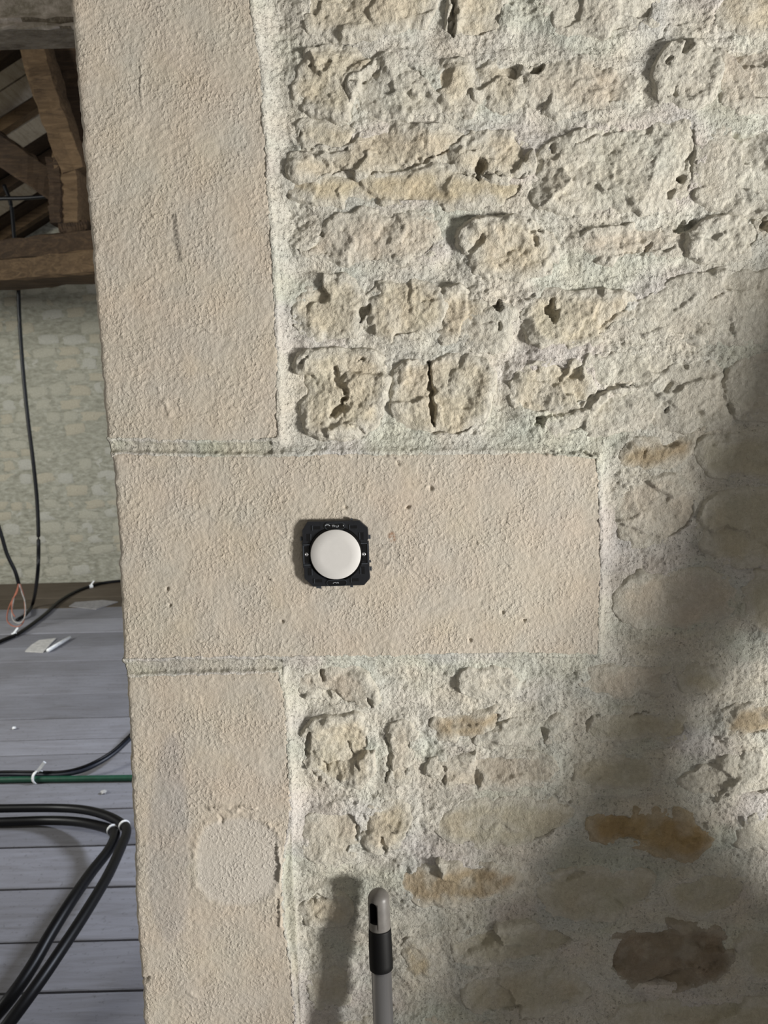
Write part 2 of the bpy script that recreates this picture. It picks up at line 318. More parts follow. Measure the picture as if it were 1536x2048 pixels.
# ---- rubble stones traced course by course: (outline, level mm, roughness, colour)
R1, R2, R3 = 1.0, .75, .5
CR = (216,207,187); CG = (214,210,197); OC = (212,200,174); PK = (213,205,190)
OCH = (188,164,124); BRN = (186,170,144); DRK = (158,145,128); GRN = (203,197,178)
STONES = [
 ([(618,-60),(870,-60),(856,30),(800,52),(720,62),(640,56),(610,30)],1,R1,CR),
 ([(908,-60),(1012,-60),(1012,48),(965,66),(915,72),(905,30)],2.5,R1,CR),
 ([(1090,-60),(1310,-60),(1320,28),(1270,52),(1150,64),(1105,48)],0,R1,CG),
 ([(1440,-60),(1600,-60),(1600,60),(1480,55),(1448,25)],0,R2,CR),
 ([(598,130),(635,95),(700,98),(752,108),(735,135),(692,162),(712,200),(690,226),(620,214),(586,178)],0,R1,CR),
 ([(702,168),(750,124),(790,115),(848,128),(862,170),(880,212),(840,222),(770,226),(716,222)],2,R1,CG),
 ([(872,130),(930,118),(948,160),(946,214),(897,218),(880,180)],1,R1,CR),
 ([(965,125),(1042,110),(1044,165),(1035,205),(982,206),(954,168)],0,R1,CR),
 ([(1052,135),(1095,112),(1160,113),(1232,124),(1272,168),(1262,200),(1180,220),(1092,216),(1052,192)],1.5,R1,PK),
 ([(1325,115),(1368,82),(1425,84),(1440,120),(1425,190),(1400,204),(1342,204),(1320,165)],2,R1,CG),
 ([(1436,100),(1500,88),(1600,84),(1600,214),(1500,214),(1440,195)],0,R1,PK),
 ([(600,248),(628,240),(668,246),(700,256),(712,278),(690,296),(640,300),(608,298),(595,275)],0,R2,CR),
 ([(586,308),(700,300),(722,262),(800,252),(900,262),(930,272),(900,302),(860,328),(760,342),(640,352),(584,346)],1.5,R1,CR),
 ([(582,352),(750,348),(850,338),(905,338),(960,356),(1040,356),(1048,386),(980,408),(860,404),(700,396),(620,396),(584,380)],0,R2,OC),
 ([(888,312),(950,272),(985,268),(1050,272),(1062,320),(1052,346),(1010,350),(950,346),(905,334)],3,R1,CR),
 ([(1076,320),(1112,282),(1150,276),(1210,256),(1300,240),(1392,238),(1410,290),(1398,350),(1372,398),(1300,408),(1180,418),(1095,412),(1070,385)],1.5,R1,CG),
 ([(1418,268),(1500,250),(1600,250),(1600,410),(1470,416),(1402,398),(1400,345)],0,R2,CG),
 ([(640,452),(700,432),(760,426),(868,432),(884,470),(864,504),(820,520),(740,524),(660,520),(602,502),(622,478)],.5,R1,PK),
 ([(932,460),(990,446),(1062,450),(1108,478),(1112,530),(1060,544),(1000,548),(944,530),(965,498),(925,490)],2,R1,CR),
 ([(1158,484),(1200,466),(1300,452),(1378,450),(1390,476),(1350,496),(1262,514),(1170,506)],0,R1,PK),
 ([(1398,452),(1470,438),(1522,444),(1524,480),(1500,504),(1420,512),(1382,496)],1,R1,CG),
 ([(1526,430),(1600,424),(1600,505),(1535,495)],1,R1,CR),
 ([(596,600),(630,566),(668,556),(716,572),(728,600),(716,650),(680,672),(622,672),(590,640)],0,R1,CR),
 ([(732,606),(770,562),(838,562),(884,588),(884,640),(852,668),(780,680),(742,662)],1.5,R1,CR),
 ([(868,604),(900,584),(958,596),(992,622),(958,648),(920,678),(880,672),(886,640)],0,R1,CR),
 ([(922,650),(962,630),(1002,612),(1030,630),(1022,668),(1000,692),(942,694)],2,R2,CG),
 ([(1060,600),(1100,586),(1180,588),(1272,592),(1254,630),(1204,672),(1128,694),(1074,680),(1054,640)],2,R1,CR),
 ([(1282,612),(1370,560),(1460,544),(1600,546),(1600,672),(1450,678),(1340,672),(1256,664)],0,R2,CG),
 ([(598,722),(640,708),(700,704),(768,718),(770,760),(752,848),(700,868),(622,864),(604,820)],1.5,R1,CR),
 ([(792,732),(856,722),(962,718),(984,760),(962,856),(900,880),(804,862),(786,800)],1.5,R1,CR),
 ([(1028,755),(1090,724),(1160,726),(1184,776),(1178,808),(1120,826),(1072,834),(1040,812)],2,R1,CR),
 ([(1176,714),(1240,704),(1320,700),(1366,718),(1336,752),(1240,768),(1200,776)],0,R2,CG),
 ([(1086,842),(1150,832),(1206,796),(1300,766),(1382,724),(1434,728),(1448,790),(1466,846),(1380,852),(1250,850),(1200,862),(1100,866)],1.5,R2,CG),
 ([(1458,716),(1600,700),(1600,830),(1490,832),(1462,790)],0,R2,CG),
 ([(1238,914),(1286,884),(1340,886),(1366,872),(1400,884),(1376,912),(1330,932),(1262,944)],0,R2,BRN),
 ([(1238,990),(1290,956),(1370,956),(1404,1020),(1378,1072),(1290,1094),(1240,1062)],.5,R2,PK),
 ([(1412,884),(1480,876),(1600,876),(1600,956),(1440,952),(1398,925)],0,R3,GRN),
 ([(1426,990),(1600,982),(1600,1118),(1450,1128),(1410,1080)],0,R3,GRN),
 ([(1238,1172),(1330,1144),(1452,1150),(1474,1200),(1424,1258),(1300,1264),(1240,1230)],0,R3,PK),
 ([(1498,1154),(1600,1150),(1600,1260),(1510,1262)],0,R3,GRN),
 ([(598,1352),(652,1344),(722,1348),(748,1390),(740,1418),(690,1414),(655,1392),(600,1388)],-1,R2,PK),
 ([(925,1350),(1008,1344),(1032,1376),(962,1396),(925,1378)],-1,R2,CG),
 ([(1172,1346),(1250,1334),(1332,1326),(1338,1390),(1250,1398),(1172,1396)],-1,R3,PK),
 ([(1368,1354),(1420,1342),(1446,1350),(1448,1382),(1380,1388)],-1,R3,GRN),
 ([(614,1470),(640,1448),(690,1442),(728,1448),(738,1490),(734,1566),(672,1570),(632,1552),(612,1510)],1.5,R1,CR),
 ([(784,1466),(808,1456),(822,1470),(826,1540),(812,1566),(784,1572),(776,1530)],0,R2,PK),
 ([(868,1450),(905,1424),(955,1432),(1008,1424),(1002,1456),(950,1484),(880,1480)],-.5,R2,BRN),
 ([(950,1484),(1010,1458),(1062,1452),(1100,1432),(1136,1456),(1104,1482),(1000,1494)],-.5,R2,CG),
 ([(860,1536),(900,1522),(1000,1516),(1092,1520),(1114,1548),(1090,1572),(960,1582),(872,1574)],-.5,R2,PK),
 ([(1174,1470),(1200,1436),(1260,1428),(1342,1432),(1382,1452),(1368,1484),(1260,1484),(1186,1484)],-1,R3,GRN),
 ([(1448,1438),(1500,1414),(1600,1400),(1600,1470),(1476,1480)],0,R2,BRN),
 ([(1152,1532),(1230,1522),(1310,1524),(1322,1570),(1240,1584),(1160,1576)],-1,R3,GRN),
 ([(1376,1566),(1444,1534),(1500,1514),(1600,1500),(1600,1584),(1450,1604),(1376,1594)],0,R1,CG),
 ([(608,1652),(655,1632),(712,1626),(724,1660),(712,1694),(690,1728),(640,1736),(612,1720)],-.5,R2,PK),
 ([(732,1634),(790,1606),(820,1622),(812,1660),(796,1692),(758,1710),(732,1686)],-.5,R2,CR),
 ([(862,1650),(900,1620),(990,1608),(1150,1616),(1156,1650),(1060,1696),(980,1700),(900,1686)],-1,R3,GRN),
 ([(1176,1646),(1240,1628),(1320,1632),(1378,1634),(1414,1660),(1424,1690),(1384,1722),(1340,1716),(1280,1690),(1196,1688)],-.5,R2,OCH),
 ([(1486,1652),(1540,1634),(1600,1626),(1600,1700),(1480,1704)],-1,R3,CG),
 ([(792,1760),(850,1738),(980,1736),(1048,1752),(1010,1792),(900,1816),(812,1804)],-.5,R2,BRN),
 ([(1076,1776),(1140,1750),(1260,1748),(1322,1770),(1300,1812),(1200,1846),(1130,1844),(1080,1812)],-1,R3,GRN),
 ([(1342,1776),(1440,1754),(1494,1762),(1500,1800),(1440,1836),(1352,1832)],-1,R3,GRN),
 ([(600,1818),(640,1802),(692,1806),(694,1846),(640,1856),(606,1846)],0,R2,CR),
 ([(1222,1900),(1254,1870),(1320,1860),(1448,1864),(1468,1908),(1452,1962),(1400,1976),(1300,1992),(1228,1962)],-.5,R2,DRK),
 ([(898,1890),(980,1862),(1100,1862),(1164,1876),(1128,1910),(1050,1926),(920,1930)],-1,R2,GRN),
 ([(806,1892),(862,1896),(872,1950),(812,1972)],-1,R3,OC),
 ([(620,1945),(690,1950),(704,2010),(640,2020),(616,1990)],-1,R3,PK),
 ([(930,1968),(1060,1950),(1160,1958),(1182,2004),(1080,2036),(940,2028)],-1,R3,GRN),
 ([(1488,1872),(1600,1862),(1600,1960),(1496,1958)],-1,R3,GRN),
 ([(1226,2034),(1340,2014),(1600,2010),(1600,2110),(1240,2110)],-1,R3,GRN),
 ([(640,2066),(800,2052),(1020,2062),(1160,2060),(1160,2130),(650,2130)],-1,R3,OC),
]
stones = [(W(p), lv, r, c) for p, lv, r, c in STONES]
# beyond the frame: the same rubble, course after course
rr = random.Random(3)
def filler(x0, x1, z0, z1):
    z = z0
    while z < z1-.03:
        h = rr.uniform(.05, .085); x = x0
        while x < x1-.03:
            wd = rr.uniform(.07, .2); xe = min(x+wd, x1)
            j = lambda: rr.uniform(-.007, .007)
            if z+h <= z1+.02:
                stones.append(([(x+.012+j(), z+j()), (xe+j(), z+.0+j()), (xe+.004+j(), z+h*.5), (xe-.01+j(), z+h-.014+j()), (x+.02+j(), z+h-.012+j()), (x+.003, z+h*.45)],
                               rr.uniform(-1, 2), R2, rr.choice([CR, CG, PK, OC, GRN])))
            x = xe+.014
        z += h+.014
filler(xr+.012, 1.62, .02, 2.5)
filler(X0+.19, xr, .02, zb-.02)
filler(X0+.19, xr, zt+.02, 2.5)

wall = None
DS = np.full(X.shape, -1.0); pieces = []
for k, (poly, lv, rough, col) in enumerate(stones):
    poly = chaikin(poly, 1); s = win(poly, .016)
    x, z = X[s], Z[s]
    if x.shape[0] < 4 or x.shape[1] < 4: continue
    sd = 1000+k*17
    xw = x+.0035*fbm(x, z, .022, 3, sd); zw = z+.0028*fbm(x, z, .022, 3, sd+5)
    d = sdf(xw, zw, poly)+.0060          # outlines traced at the visible rim
    DS[s] = np.maximum(DS[s], d)
    cx = sum(p[0] for p in poly)/len(poly); cz = sum(p[1] for p in poly)/len(poly)
    r = np.random.RandomState(sd); ext = max(max(p[0] for p in poly)-min(p[0] for p in poly), .05)
    nf = int(3+ext/.022)
    fx = r.uniform(min(p[0] for p in poly), max(p[0] for p in poly), nf); fz = r.uniform(min(p[1] for p in poly), max(p[1] for p in poly), nf)
    xf = x+.005*fbm(x, z, .018, 3, sd+9); zf = z+.005*fbm(x, z, .018, 3, sd+11)
    num = 0; den = 0
    dist = [np.sqrt((xf-a)**2+((zf-b)*1.4)**2) for a, b in zip(fx, fz)]
    dm = np.minimum.reduce(dist)
    for q in range(nf):
        wgt = np.exp(-(dist[q]-dm)/.0009)
        hh = r.normal(0, .13)*(xf-fx[q])+r.normal(0, .13)*(zf-fz[q])+r.normal(0, .0015)
        num = num+wgt*hh; den = den+wgt
    fac = num/den
    ew = .0075
    ew = .005+.009*sstep(-.5, .6, fbm(x, z, .03, 2, sd+61))
    drop = .0010+.0046*sstep(-.45, .55, fbm(x, z, .035, 2, sd+71))
    H = -.0042+lv*.0007 - drop*(1-sstep(-.001, ew, d)) + rough*fac
    H += rough*(.0024*fbm(x, z, .034, 3, sd+21)+.0006*fbm(x, z*1.2, .0125, 3, sd+31, ridged=True)+.0009*fbm(x, z, .0050, 3, sd+41, .6))
    H += DH[s]
    H -= np.clip(-d, 0, 1)*3
    m = d > -.004
    fm = m[:-1, :-1] & m[1:, 1:] & m[:-1, 1:] & m[1:, :-1]
    if not fm.any(): continue
    dv = .985+.03*r.rand()
    cc = tinted(srgb(*col), x, z, .05, k*3, .03)*dv
    # lime smeared over the stone rims
    sm = np.clip(sstep(.016, .002, d)*.85+.55*sstep(-.1, .8, fbm(x, z, .03, 3, sd+51)), 0, 1)[..., None]
    if col in (DRK, OCH):
        sm = sm*.45; mo = fbm(x, z, .02, 4, sd+81)[..., None]; cc = cc*(1+.16*mo)
    cc = cc*(1-sm)+np.array(MORT)*sm
    pieces.append(('stone', x, -H, z, fm, cc, M_STONE))
# mortar dips behind the stones and the quoins
HM = HM+calm*(1-in_joint)*(.0030*sstep(-.014, .001, DS)+.0013*fbm(X*.28, Z, .016, 4, 141)+.0011*fbm(X, Z, .009, 3, 151, ridged=True)*sstep(-.3,.5,fbm(X,Z,.06,2,161)))
HM = HM-.022*sstep(.009, .013, DS)
DQI = np.where(jamb, -1, DQM)
YM = np.where(jamb, -UU+.004, -(HM-.03*sstep(.003, .007, DQM)))
XM = np.where(jamb, X+.004*sstep(-.001, .004, DQM)+.003+.002*n2, X)
keep = ((DS < .014) | (UU > xr-X0-.006)) & (DQM < .009)
fm = keep[:-1, :-1] | keep[1:, 1:]
wme = grid_mesh('wall_front', XM, YM, Z, fm, colM)
wall = link('wall_front', wme, M_MORTAR, kind='structure')
for nm, x, y, z, f, c, mt in pieces: link(nm, grid_mesh(nm, x, y, z, f, c), mt, wall)
# quoins
patch = sdf(X, Z, chaikin(W([(400,1660),(440,1640),(500,1635),(560,1665),(562,1740),(540,1800),(470,1815),(400,1790),(392,1720)]), 1))
pencil = linedist(X, Z, W([(349,432),(353,470),(360,520)]))
spot = linedist(X, Z, W([(783,1070),(786,1078)]))
for k in range(3):
    d = DQ[k]; r = np.random.RandomState(50+k)
    H = .0009*fbm(X, Z, .12, 3, 500+k)+.0003*fbm(X, Z*.7, .02, 3, 510+k)
    # pimpled lime coat, rougher in patches, combed by the brush
    amt = np.clip(.55+.9*fbm(X, Z, .06, 3, 520+k), .15, 1.6)
    pim = np.clip(perlin(X/.0036, Z/.0040, 530+k)-.42, 0, 1)*1.5
    pim2 = np.clip(perlin(X/.0027, Z/.0030, 533+k)-.35, 0, 1)*1.3+.15*fbm(X, Z, .007, 2, 535+k)
    rot = X*.62-Z*.78; rot2 = X*.78+Z*.62
    comb = fbm(rot2*.25, rot, .0042, 2, 540+k)*sstep(.0, .6, fbm(X, Z, .09, 2, 550+k))
    H += amt*(.0009*pim+.0007*pim2)+.00030*comb+.00035*fbm(X, Z, .005, 2, 545+k)
    H = H*(1-.7*sstep(-.002, .004, patch))-.0006*sstep(-.003, .006, patch)+.0010*np.exp(-((patch+.003)/.003)**2)*np.clip(.5+perlin(X/.006, Z/.006, 8), 0, 1)
    H += DH
    H -= .0016*(1-sstep(-.001, .0035, d))+4*np.clip(-d-.0005, 0, 1)
    arris = np.clip(UU, 0, 1)
    H -= .0040*np.exp(-arris/.0016)*(1+.5*fbm(Z, Z*0, .012, 3, 560))
    Y = np.where(jamb, np.maximum(-UU, .006), -H)
    Xq = np.where(jamb, X+.0015*fbm(UU, Z, .03, 3, 570), X)
    m = d > -.004
    fm = m[:-1, :-1] & m[1:, 1:] & m[:-1, 1:] & m[1:, :-1]
    cc = tinted(PLA, X, Z, .035, 900+k*7, .03)
    cr = sstep(.1, .9, fbm(X, Z, .045, 3, 580+k))[..., None]
    cc = cc*(1-.22*cr*np.array([0, .03, .13]))
    pm = sstep(-.004, .004, patch)[..., None]; cc = cc*(1-pm*.7)+np.array(srgb(203,197,188))*pm*.7
    if k == 0:
        pw = (sstep(.0035, .0012, pencil)*np.clip(.65+.9*perlin(X/.0016, Z/.0016, 4), 0, 1))[..., None]
        cc = cc*(1-pw*.72)
    if k == 1:
        pw = (sstep(.005, .001, spot)*np.clip(.5+perlin(X/.003, Z/.003, 6), 0, 1))[..., None]
        cc = cc*(1-pw)+np.array(srgb(150,100,60))*pw
        ring = np.exp(-((linedist(X, Z, W([(775,1108),(776,1108)]))-.010)/.0012)**2)[..., None]*(X > PY(745,1100).x)[..., None]
        cc = cc*(1-.2*ring)
    if k == 2:
        st = sdf(X, Z, chaikin(W([(300,1560),(350,1440),(372,1560),(380,1700),(375,1860),(330,1900),(290,1780)]), 2))
        sw = sstep(-.006, .006, st)[..., None]; cc = cc*(1-sw*np.array([.14, .12, .07]))
    link('quoin_stone', grid_mesh('quoin_stone', Xq, Y, Z, fm, cc), M_PLASTER, wall)
def box_bm(bm, x0, x1, y0, y1, z0, z1):
    v = [bm.verts.new(p) for p in ((x0,y0,z0),(x1,y0,z0),(x1,y1,z0),(x0,y1,z0),(x0,y0,z1),(x1,y0,z1),(x1,y1,z1),(x0,y1,z1))]
    for f in ((3,2,1,0),(4,5,6,7),(0,1,5,4),(1,2,6,5),(2,3,7,6),(3,0,4,7)): bm.faces.new([v[i] for i in f])
    return v
mc = N('wall_core_mortar', .95); M_CORE = mc.done(mc.ramp(mc.noise(30, 5), [(.3, srgb(170,164,150)), (.7, srgb(200,195,182))]), mc.bump(mc.noise(60, 5), .01))
bm = bmesh.new(); box_bm(bm, X0+.05, 1.6, .06, .44, .0, 2.54); link('masonry_core', bm_mesh('masonry_core', bm), M_CORE, wall)

# ------------------------------------------------------------------ generic builders
def spline(pts, n=10):
    pts = [Vector(p) for p in pts]; P = [pts[0]*2-pts[1]]+pts+[pts[-1]*2-pts[-2]]; out = []
    for i in range(1, len(P)-2):
        a, b, c, d = P[i-1:i+3]
        for k in range(n):
            t = k/n
            out.append(.5*((2*b)+(c-a)*t+(2*a-5*b+4*c-d)*t*t+(3*b-a-3*c+d)*t**3))
    out.append(pts[-1]); return out
def tube(name, pts, r, mat, parent=None, seg=10, n=10, closed=False, sp=True):
    path = spline(pts, n) if sp else [Vector(p) for p in pts]
    V = []; F = []; up = Vector((0, 0, 1)); N_ = len(path)
    for i, p in enumerate(path):
        t = (path[min(i+1, N_-1)]-path[max(i-1, 0)]).normalized()
        a = t.cross(up)
        if a.length < .1: a = t.cross(Vector((0, 1, 0)))
        a.normalize(); b = t.cross(a).normalized(); up = -b if False else up
        rr_ = r(i/(N_-1)) if callable(r) else r
        for k in range(seg):
            an = 2*math.pi*k/seg; V.append(p+a*math.cos(an)*rr_+b*math.sin(an)*rr_)
    for i in range(N_-1):
        for k in range(seg):
            k2 = (k+1) % seg; F.append((i*seg+k, i*seg+k2, (i+1)*seg+k2, (i+1)*seg+k))
    F.append(tuple(range(seg))[::-1]); F.append(tuple((N_-1)*seg+k for k in range(seg)))
    bm = bmesh.new(); vs = [bm.verts.new(v) for v in V]
    for f in F: bm.faces.new([vs[i] for i in f])
    return link(name, bm_mesh(name, bm, True), mat, parent)
def timber(name, p0, p1, w, h, mat, parent=None, side=None, wob=.012, nseg=24, seed=0, **pr):
    """hewn timber from p0 to p1 (axis), w across, h along the other axis, with worn uneven arrises"""
    p0 = Vector(p0); p1 = Vector(p1); t = (p1-p0).normalized(); L = (p1-p0).length
    s = Vector(side) if side else Vector((0, 1, 0))
    a = (s-t*s.dot(t)).normalized(); b = t.cross(a).normalized()
    prof = [(-.5,-.42),(-.42,-.5),(0,-.5),(.42,-.5),(.5,-.42),(.5,0),(.5,.42),(.42,.5),(0,.5),(-.42,.5),(-.5,.42),(-.5,0)]
    r = random.Random(seed); bm = bmesh.new(); rows = []
    for i in range(nseg+1):
        f = i/nseg; row = []
        for k, (u, v) in enumerate(prof):
            j = Vector((r.uniform(-1, 1), r.uniform(-1, 1), 0))*wob*.35
            ww = math.sin(f*5+k*.7+seed)*wob*.4
            row.append(bm.verts.new(p0+t*(L*f)+a*(u*w+j.x+ww)+b*(v*h+j.y+ww)))
        rows.append(row)
    n = len(prof)
    for i in range(nseg):
        for k in range(n): bm.faces.new([rows[i][k], rows[i][(k+1) % n], rows[i+1][(k+1) % n], rows[i+1][k]])
    bm.faces.new(rows[0][::-1]); bm.faces.new(rows[-1])
    return link(name, bm_mesh(name, bm), mat, parent, **pr)

def wood(name, c0, c1, c2, stretch=(1, 8, 8), sc=5, rough=.85, bd=.004):
    m = N(name, rough, spec=.2)
    oi = m.node('ShaderNodeObjectInfo')
    g = m.noise(sc, 6, .6, stretch, 1.2); g2 = m.noise(sc*6, 4, .6, stretch); bl = m.noise(1.6, 4)
    c = m.ramp(g, [(.25, srgb(*c0)), (.5, srgb(*c1)), (.75, srgb(*c2))])
    c = m.mix(.5, c, m.ramp(bl, [(.35, srgb(*c0)), (.6, srgb(*c1))]), 'MIX')
    v = m.ramp(oi.outputs['Random'], [(0, (.78, .78, .78)), (1, (1.15, 1.15, 1.15))])
    c = m.mix(1.0, c, v, 'MULTIPLY'); c = m.mix(.5, c, m.ramp(m.noise(60, 5, .7), [(.32, (.35, .33, .3)), (.42, (1, 1, 1))]), 'MULTIPLY')
    return m.done(c, m.bump(g2, bd, .7, m.bump(g, bd, .6)))
M_OAK = wood('old_brown_timber', (40,30,20), (84,67,48), (116,96,72))
M_OAKD = wood('dark_old_timber', (26,19,12), (54,41,29), (86,68,49))
M_BOARD = wood('pale_roof_board', (128,114,96), (184,171,150), (212,202,184), (8, 1, 8), 4)
M_PLANK = wood('grey_painted_floorboard', (110,108,110), (138,138,145), (154,155,164), (1, 9, 9), 3.5, .6, .0015)

M_DUSTY = wood('dusty_brown_floorboard', (78,68,56), (104,94,82), (122,112,100), (1, 9, 9), 3.5, .8, .0015)
# ------------------------------------------------------------------ FLOOR (each board its own piece)
seam_px = [2120, 1983, 1882, 1775, 1692, 1619, 1557, 1508, 1478, 1436, 1388, 1351, 1322, 1294, 1266, 1240, 1216, 1196]
ys = [PZ(130, p).y for p in seam_px]
YF = PZ(100, 1166).y
y = ys[0]
front = []
while y > -2.4: y -= .23; front.append(y)
ys = front[::-1]+ys
ys += [YF+.05]
bmf = bmesh.new(); box_bm(bmf, -6.5, 3, -2.6, YF+.1, -.10, -.032)
ms = N('dark_subfloor', .95); M_SUB = ms.done(srgb(40,34,30))
floor = link('floor', bm_mesh('floor', bmf), M_SUB, kind='structure')
rf = random.Random(12)
for i, (a, b) in enumerate(zip(ys[:-1], ys[1:])):
    if b-a < .02: continue
    cuts = [-6.5, rf.uniform(-4.6, -3.6), rf.uniform(-.2, .9), 3]
    for x0, x1 in zip(cuts[:-1], cuts[1:]):
        bm = bmesh.new(); g = .0045
        t = rf.uniform(-.0015, .0005)
        nx = 14; r0 = []
        for q in range(nx+1):
            xx = x0+.002+(x1-x0-.004)*q/nx; e1 = rf.uniform(-.0012, .0012); e2 = rf.uniform(-.0012, .0012)
            r0.append([bm.verts.new(p) for p in ((xx, a+g+e1, -.031), (xx, a+g+e1, t-.002), (xx, a+g+e1+.003, t), (xx, b-g+e2-.003, t), (xx, b-g+e2, t-.002), (xx, b-g+e2, -.031))])
        for q in range(nx):
            for k in range(5): bm.faces.new([r0[q][k], r0[q+1][k], r0[q+1][k+1], r0[q][k+1]])
        bm.faces.new(r0[0]); bm.faces.new(r0[-1][::-1])
        link('floorboard', bm_mesh('floorboard', bm), M_DUSTY if i >= len(ys)-3 else M_PLANK, floor)

# ------------------------------------------------------------------ BACK WALL (far gable) with rubble stones
mb = N('grey_rubble_render', .95)
nn = mb.noise(16, 6, .62, (1, 1, 2.2)); n_b = mb.noise(55, 4, .6)
cb = mb.ramp(nn, [(.30, srgb(138,136,122)), (.55, srgb(168,166,152)), (.72, srgb(188,186,174))])
M_BACK = mb.done(cb, mb.bump(n_b, .012, .7, mb.bump(nn, .03, .8)))
SLOPE = .56
rp = PY(80, 452, YF)
def roof_z(x): return rp.z+SLOPE*(x-rp.x)
bm = bmesh.new()
v = [bm.verts.new(p) for p in ((-6.5, YF, 0), (2.6, YF, 0), (2.6, YF, roof_z(.4)), (.4, YF, roof_z(.4)), (-6.5, YF, max(.5, roof_z(-6.5))))]
w2 = [bm.verts.new((q.co.x, YF+.4, q.co.z)) for q in v]
bm.faces.new(v); bm.faces.new(w2[::-1])
for i in range(5): bm.faces.new([v[i], w2[i], w2[(i+1) % 5], v[(i+1) % 5]])
back = link('wall_back', bm_mesh('wall_back', bm), M_BACK, kind='structure')
lumps = []
for s_ in range(8):
    bm = bmesh.new(); bmesh.ops.create_icosphere(bm, subdivisions=2, radius=1)
    r = random.Random(s_)
    for q in bm.verts:
        n_ = q.co.copy(); k = 1+.16*r.uniform(-1, 1)
        q.co = Vector((max(-.8, min(.8, n_.x*1.1))*k, max(-.55, min(.55, n_.y))*k, max(-.7, min(.7, n_.z*1.1))*k))
    me = bm_mesh('stone', bm, True); lumps.append(me)
mg = []
for i, c in enumerate([((152,149,135), (182,179,165)), ((156,149,133), (184,178,160)), ((154,152,142), (188,186,176))]):
    m = N('grey_rubble_stone', .95); nz_ = m.noise(14, 5)
    mg.append(m.done(m.ramp(nz_, [(.3, srgb(*c[0])), (.7, srgb(*c[1]))]), m.bump(m.noise(5, 5), .02, .5)))
for i, me in enumerate(lumps): me.materials.append(mg[i % 3])
rb = random.Random(5); z = .05; cnt = 0
x0, x1 = PY(-60, 800, YF).x, PY(270, 800, YF).x
while z < 3.6:
    h = rb.uniform(.075, .125); x = x0+rb.uniform(-.1, .05)
    while x < x1:
        wd = rb.uniform(.10, .24)
        if roof_z(x)-.12 > z+h/2 and cnt < 295:
            o = link('stone', lumps[rb.randrange(8)], None, back); cnt += 1
            o.location = (x+wd/2, YF+.010+rb.uniform(0, .010), z+h/2+rb.uniform(-.012, .012)); o.scale = (wd*.56, .030, h*.60)
            o.rotation_euler = (0, rb.uniform(-.12, .12), 0)
        x += wd+.018
    z += h+.012
bm = bmesh.new(); box_bm(bm, -6.5, 2.6, YF-.05, YF-.002, .0, .10)
mt_ = N('dusty_brown_skirting', .9); M_SK = mt_.done(mt_.ramp(mt_.noise(9, 4), [(.3, srgb(92,84,72)), (.7, srgb(126,118,104))]))
# ------------------------------------------------------------------ ROOF: boards and rafters
mh = N('roof_underlay', .95); M_UND = mh.done(srgb(40,34,28))
YR0 = YF-3.6
bm = bmesh.new()
xa, xb = -6.5, .4
vv = [bm.verts.new((x_, y_, roof_z(x_)+.035+dz)) for dz in (0, .05) for x_, y_ in ((xa, YR0), (xb, YR0), (xb, YF+.4), (xa, YF+.4))]
for f in ((3,2,1,0),(4,5,6,7),(0,1,5,4),(1,2,6,5),(2,3,7,6),(3,0,4,7)): bm.faces.new([vv[i] for i in f])
ceil_ = link('ceiling', bm_mesh('ceiling', bm), M_UND, kind='structure')
rc = random.Random(8)
nrm = Vector((-SLOPE, 0, 1)).normalized(); sl = Vector((1, 0, SLOPE)).normalized()
def slab(name, y0, y1, s0, s1, off, th, mat, seed):
    r = random.Random(seed); bm = bmesh.new(); R0 = []
    o0 = Vector((xa, 0, roof_z(xa)))
    for q in range(9):
        s = s0+(s1-s0)*q/8; e = r.uniform(-.006, .006); e2 = r.uniform(-.006, .006)
        b0 = o0+sl*s-nrm*off
        R0.append([bm.verts.new(b0+Vector((0, yy, 0))-nrm*d) for yy, d in ((y0+e, 0), (y0+e, th), (y1+e2, th), (y1+e2, 0))])
    for q in range(8):
        for k in range(4): bm.faces.new([R0[q][k], R0[q][(k+1) % 4], R0[q+1][(k+1) % 4], R0[q+1][k]])
    bm.faces.new(R0[0][::-1]); bm.faces.new(R0[-1])
    return link(name, bm_mesh(name, bm), mat, ceil_)
yy = YR0; k = 0; LS = (xb-xa)/sl.x
while yy < YF-.02:
    wd = rc.choice([.16, .2, .24]); tilt = rc.uniform(-.01, .012)
    c1 = rc.uniform(.5, 3); 
    mat = M_OAKD if rc.random() < .3 else M_BOARD
    slab('roof_board', yy+.006, min(yy+wd-.006, YF), 0, c1+1, .0+tilt, .02, mat, k)
    mat = M_OAKD if rc.random() < .25 else M_BOARD
    slab('roof_board', yy+.006, min(yy+wd-.006, YF), c1+1.006, LS, .004+tilt, .02, mat, k+500)
    yy += wd; k += 1
yr = YF-.35; k = 0
while yr > YR0+.1:
    slab('rafter', yr-.035, yr+.035, 0, LS, .035, .07, M_OAKD if k % 2 else M_OAK, 900+k); yr -= .64; k += 1

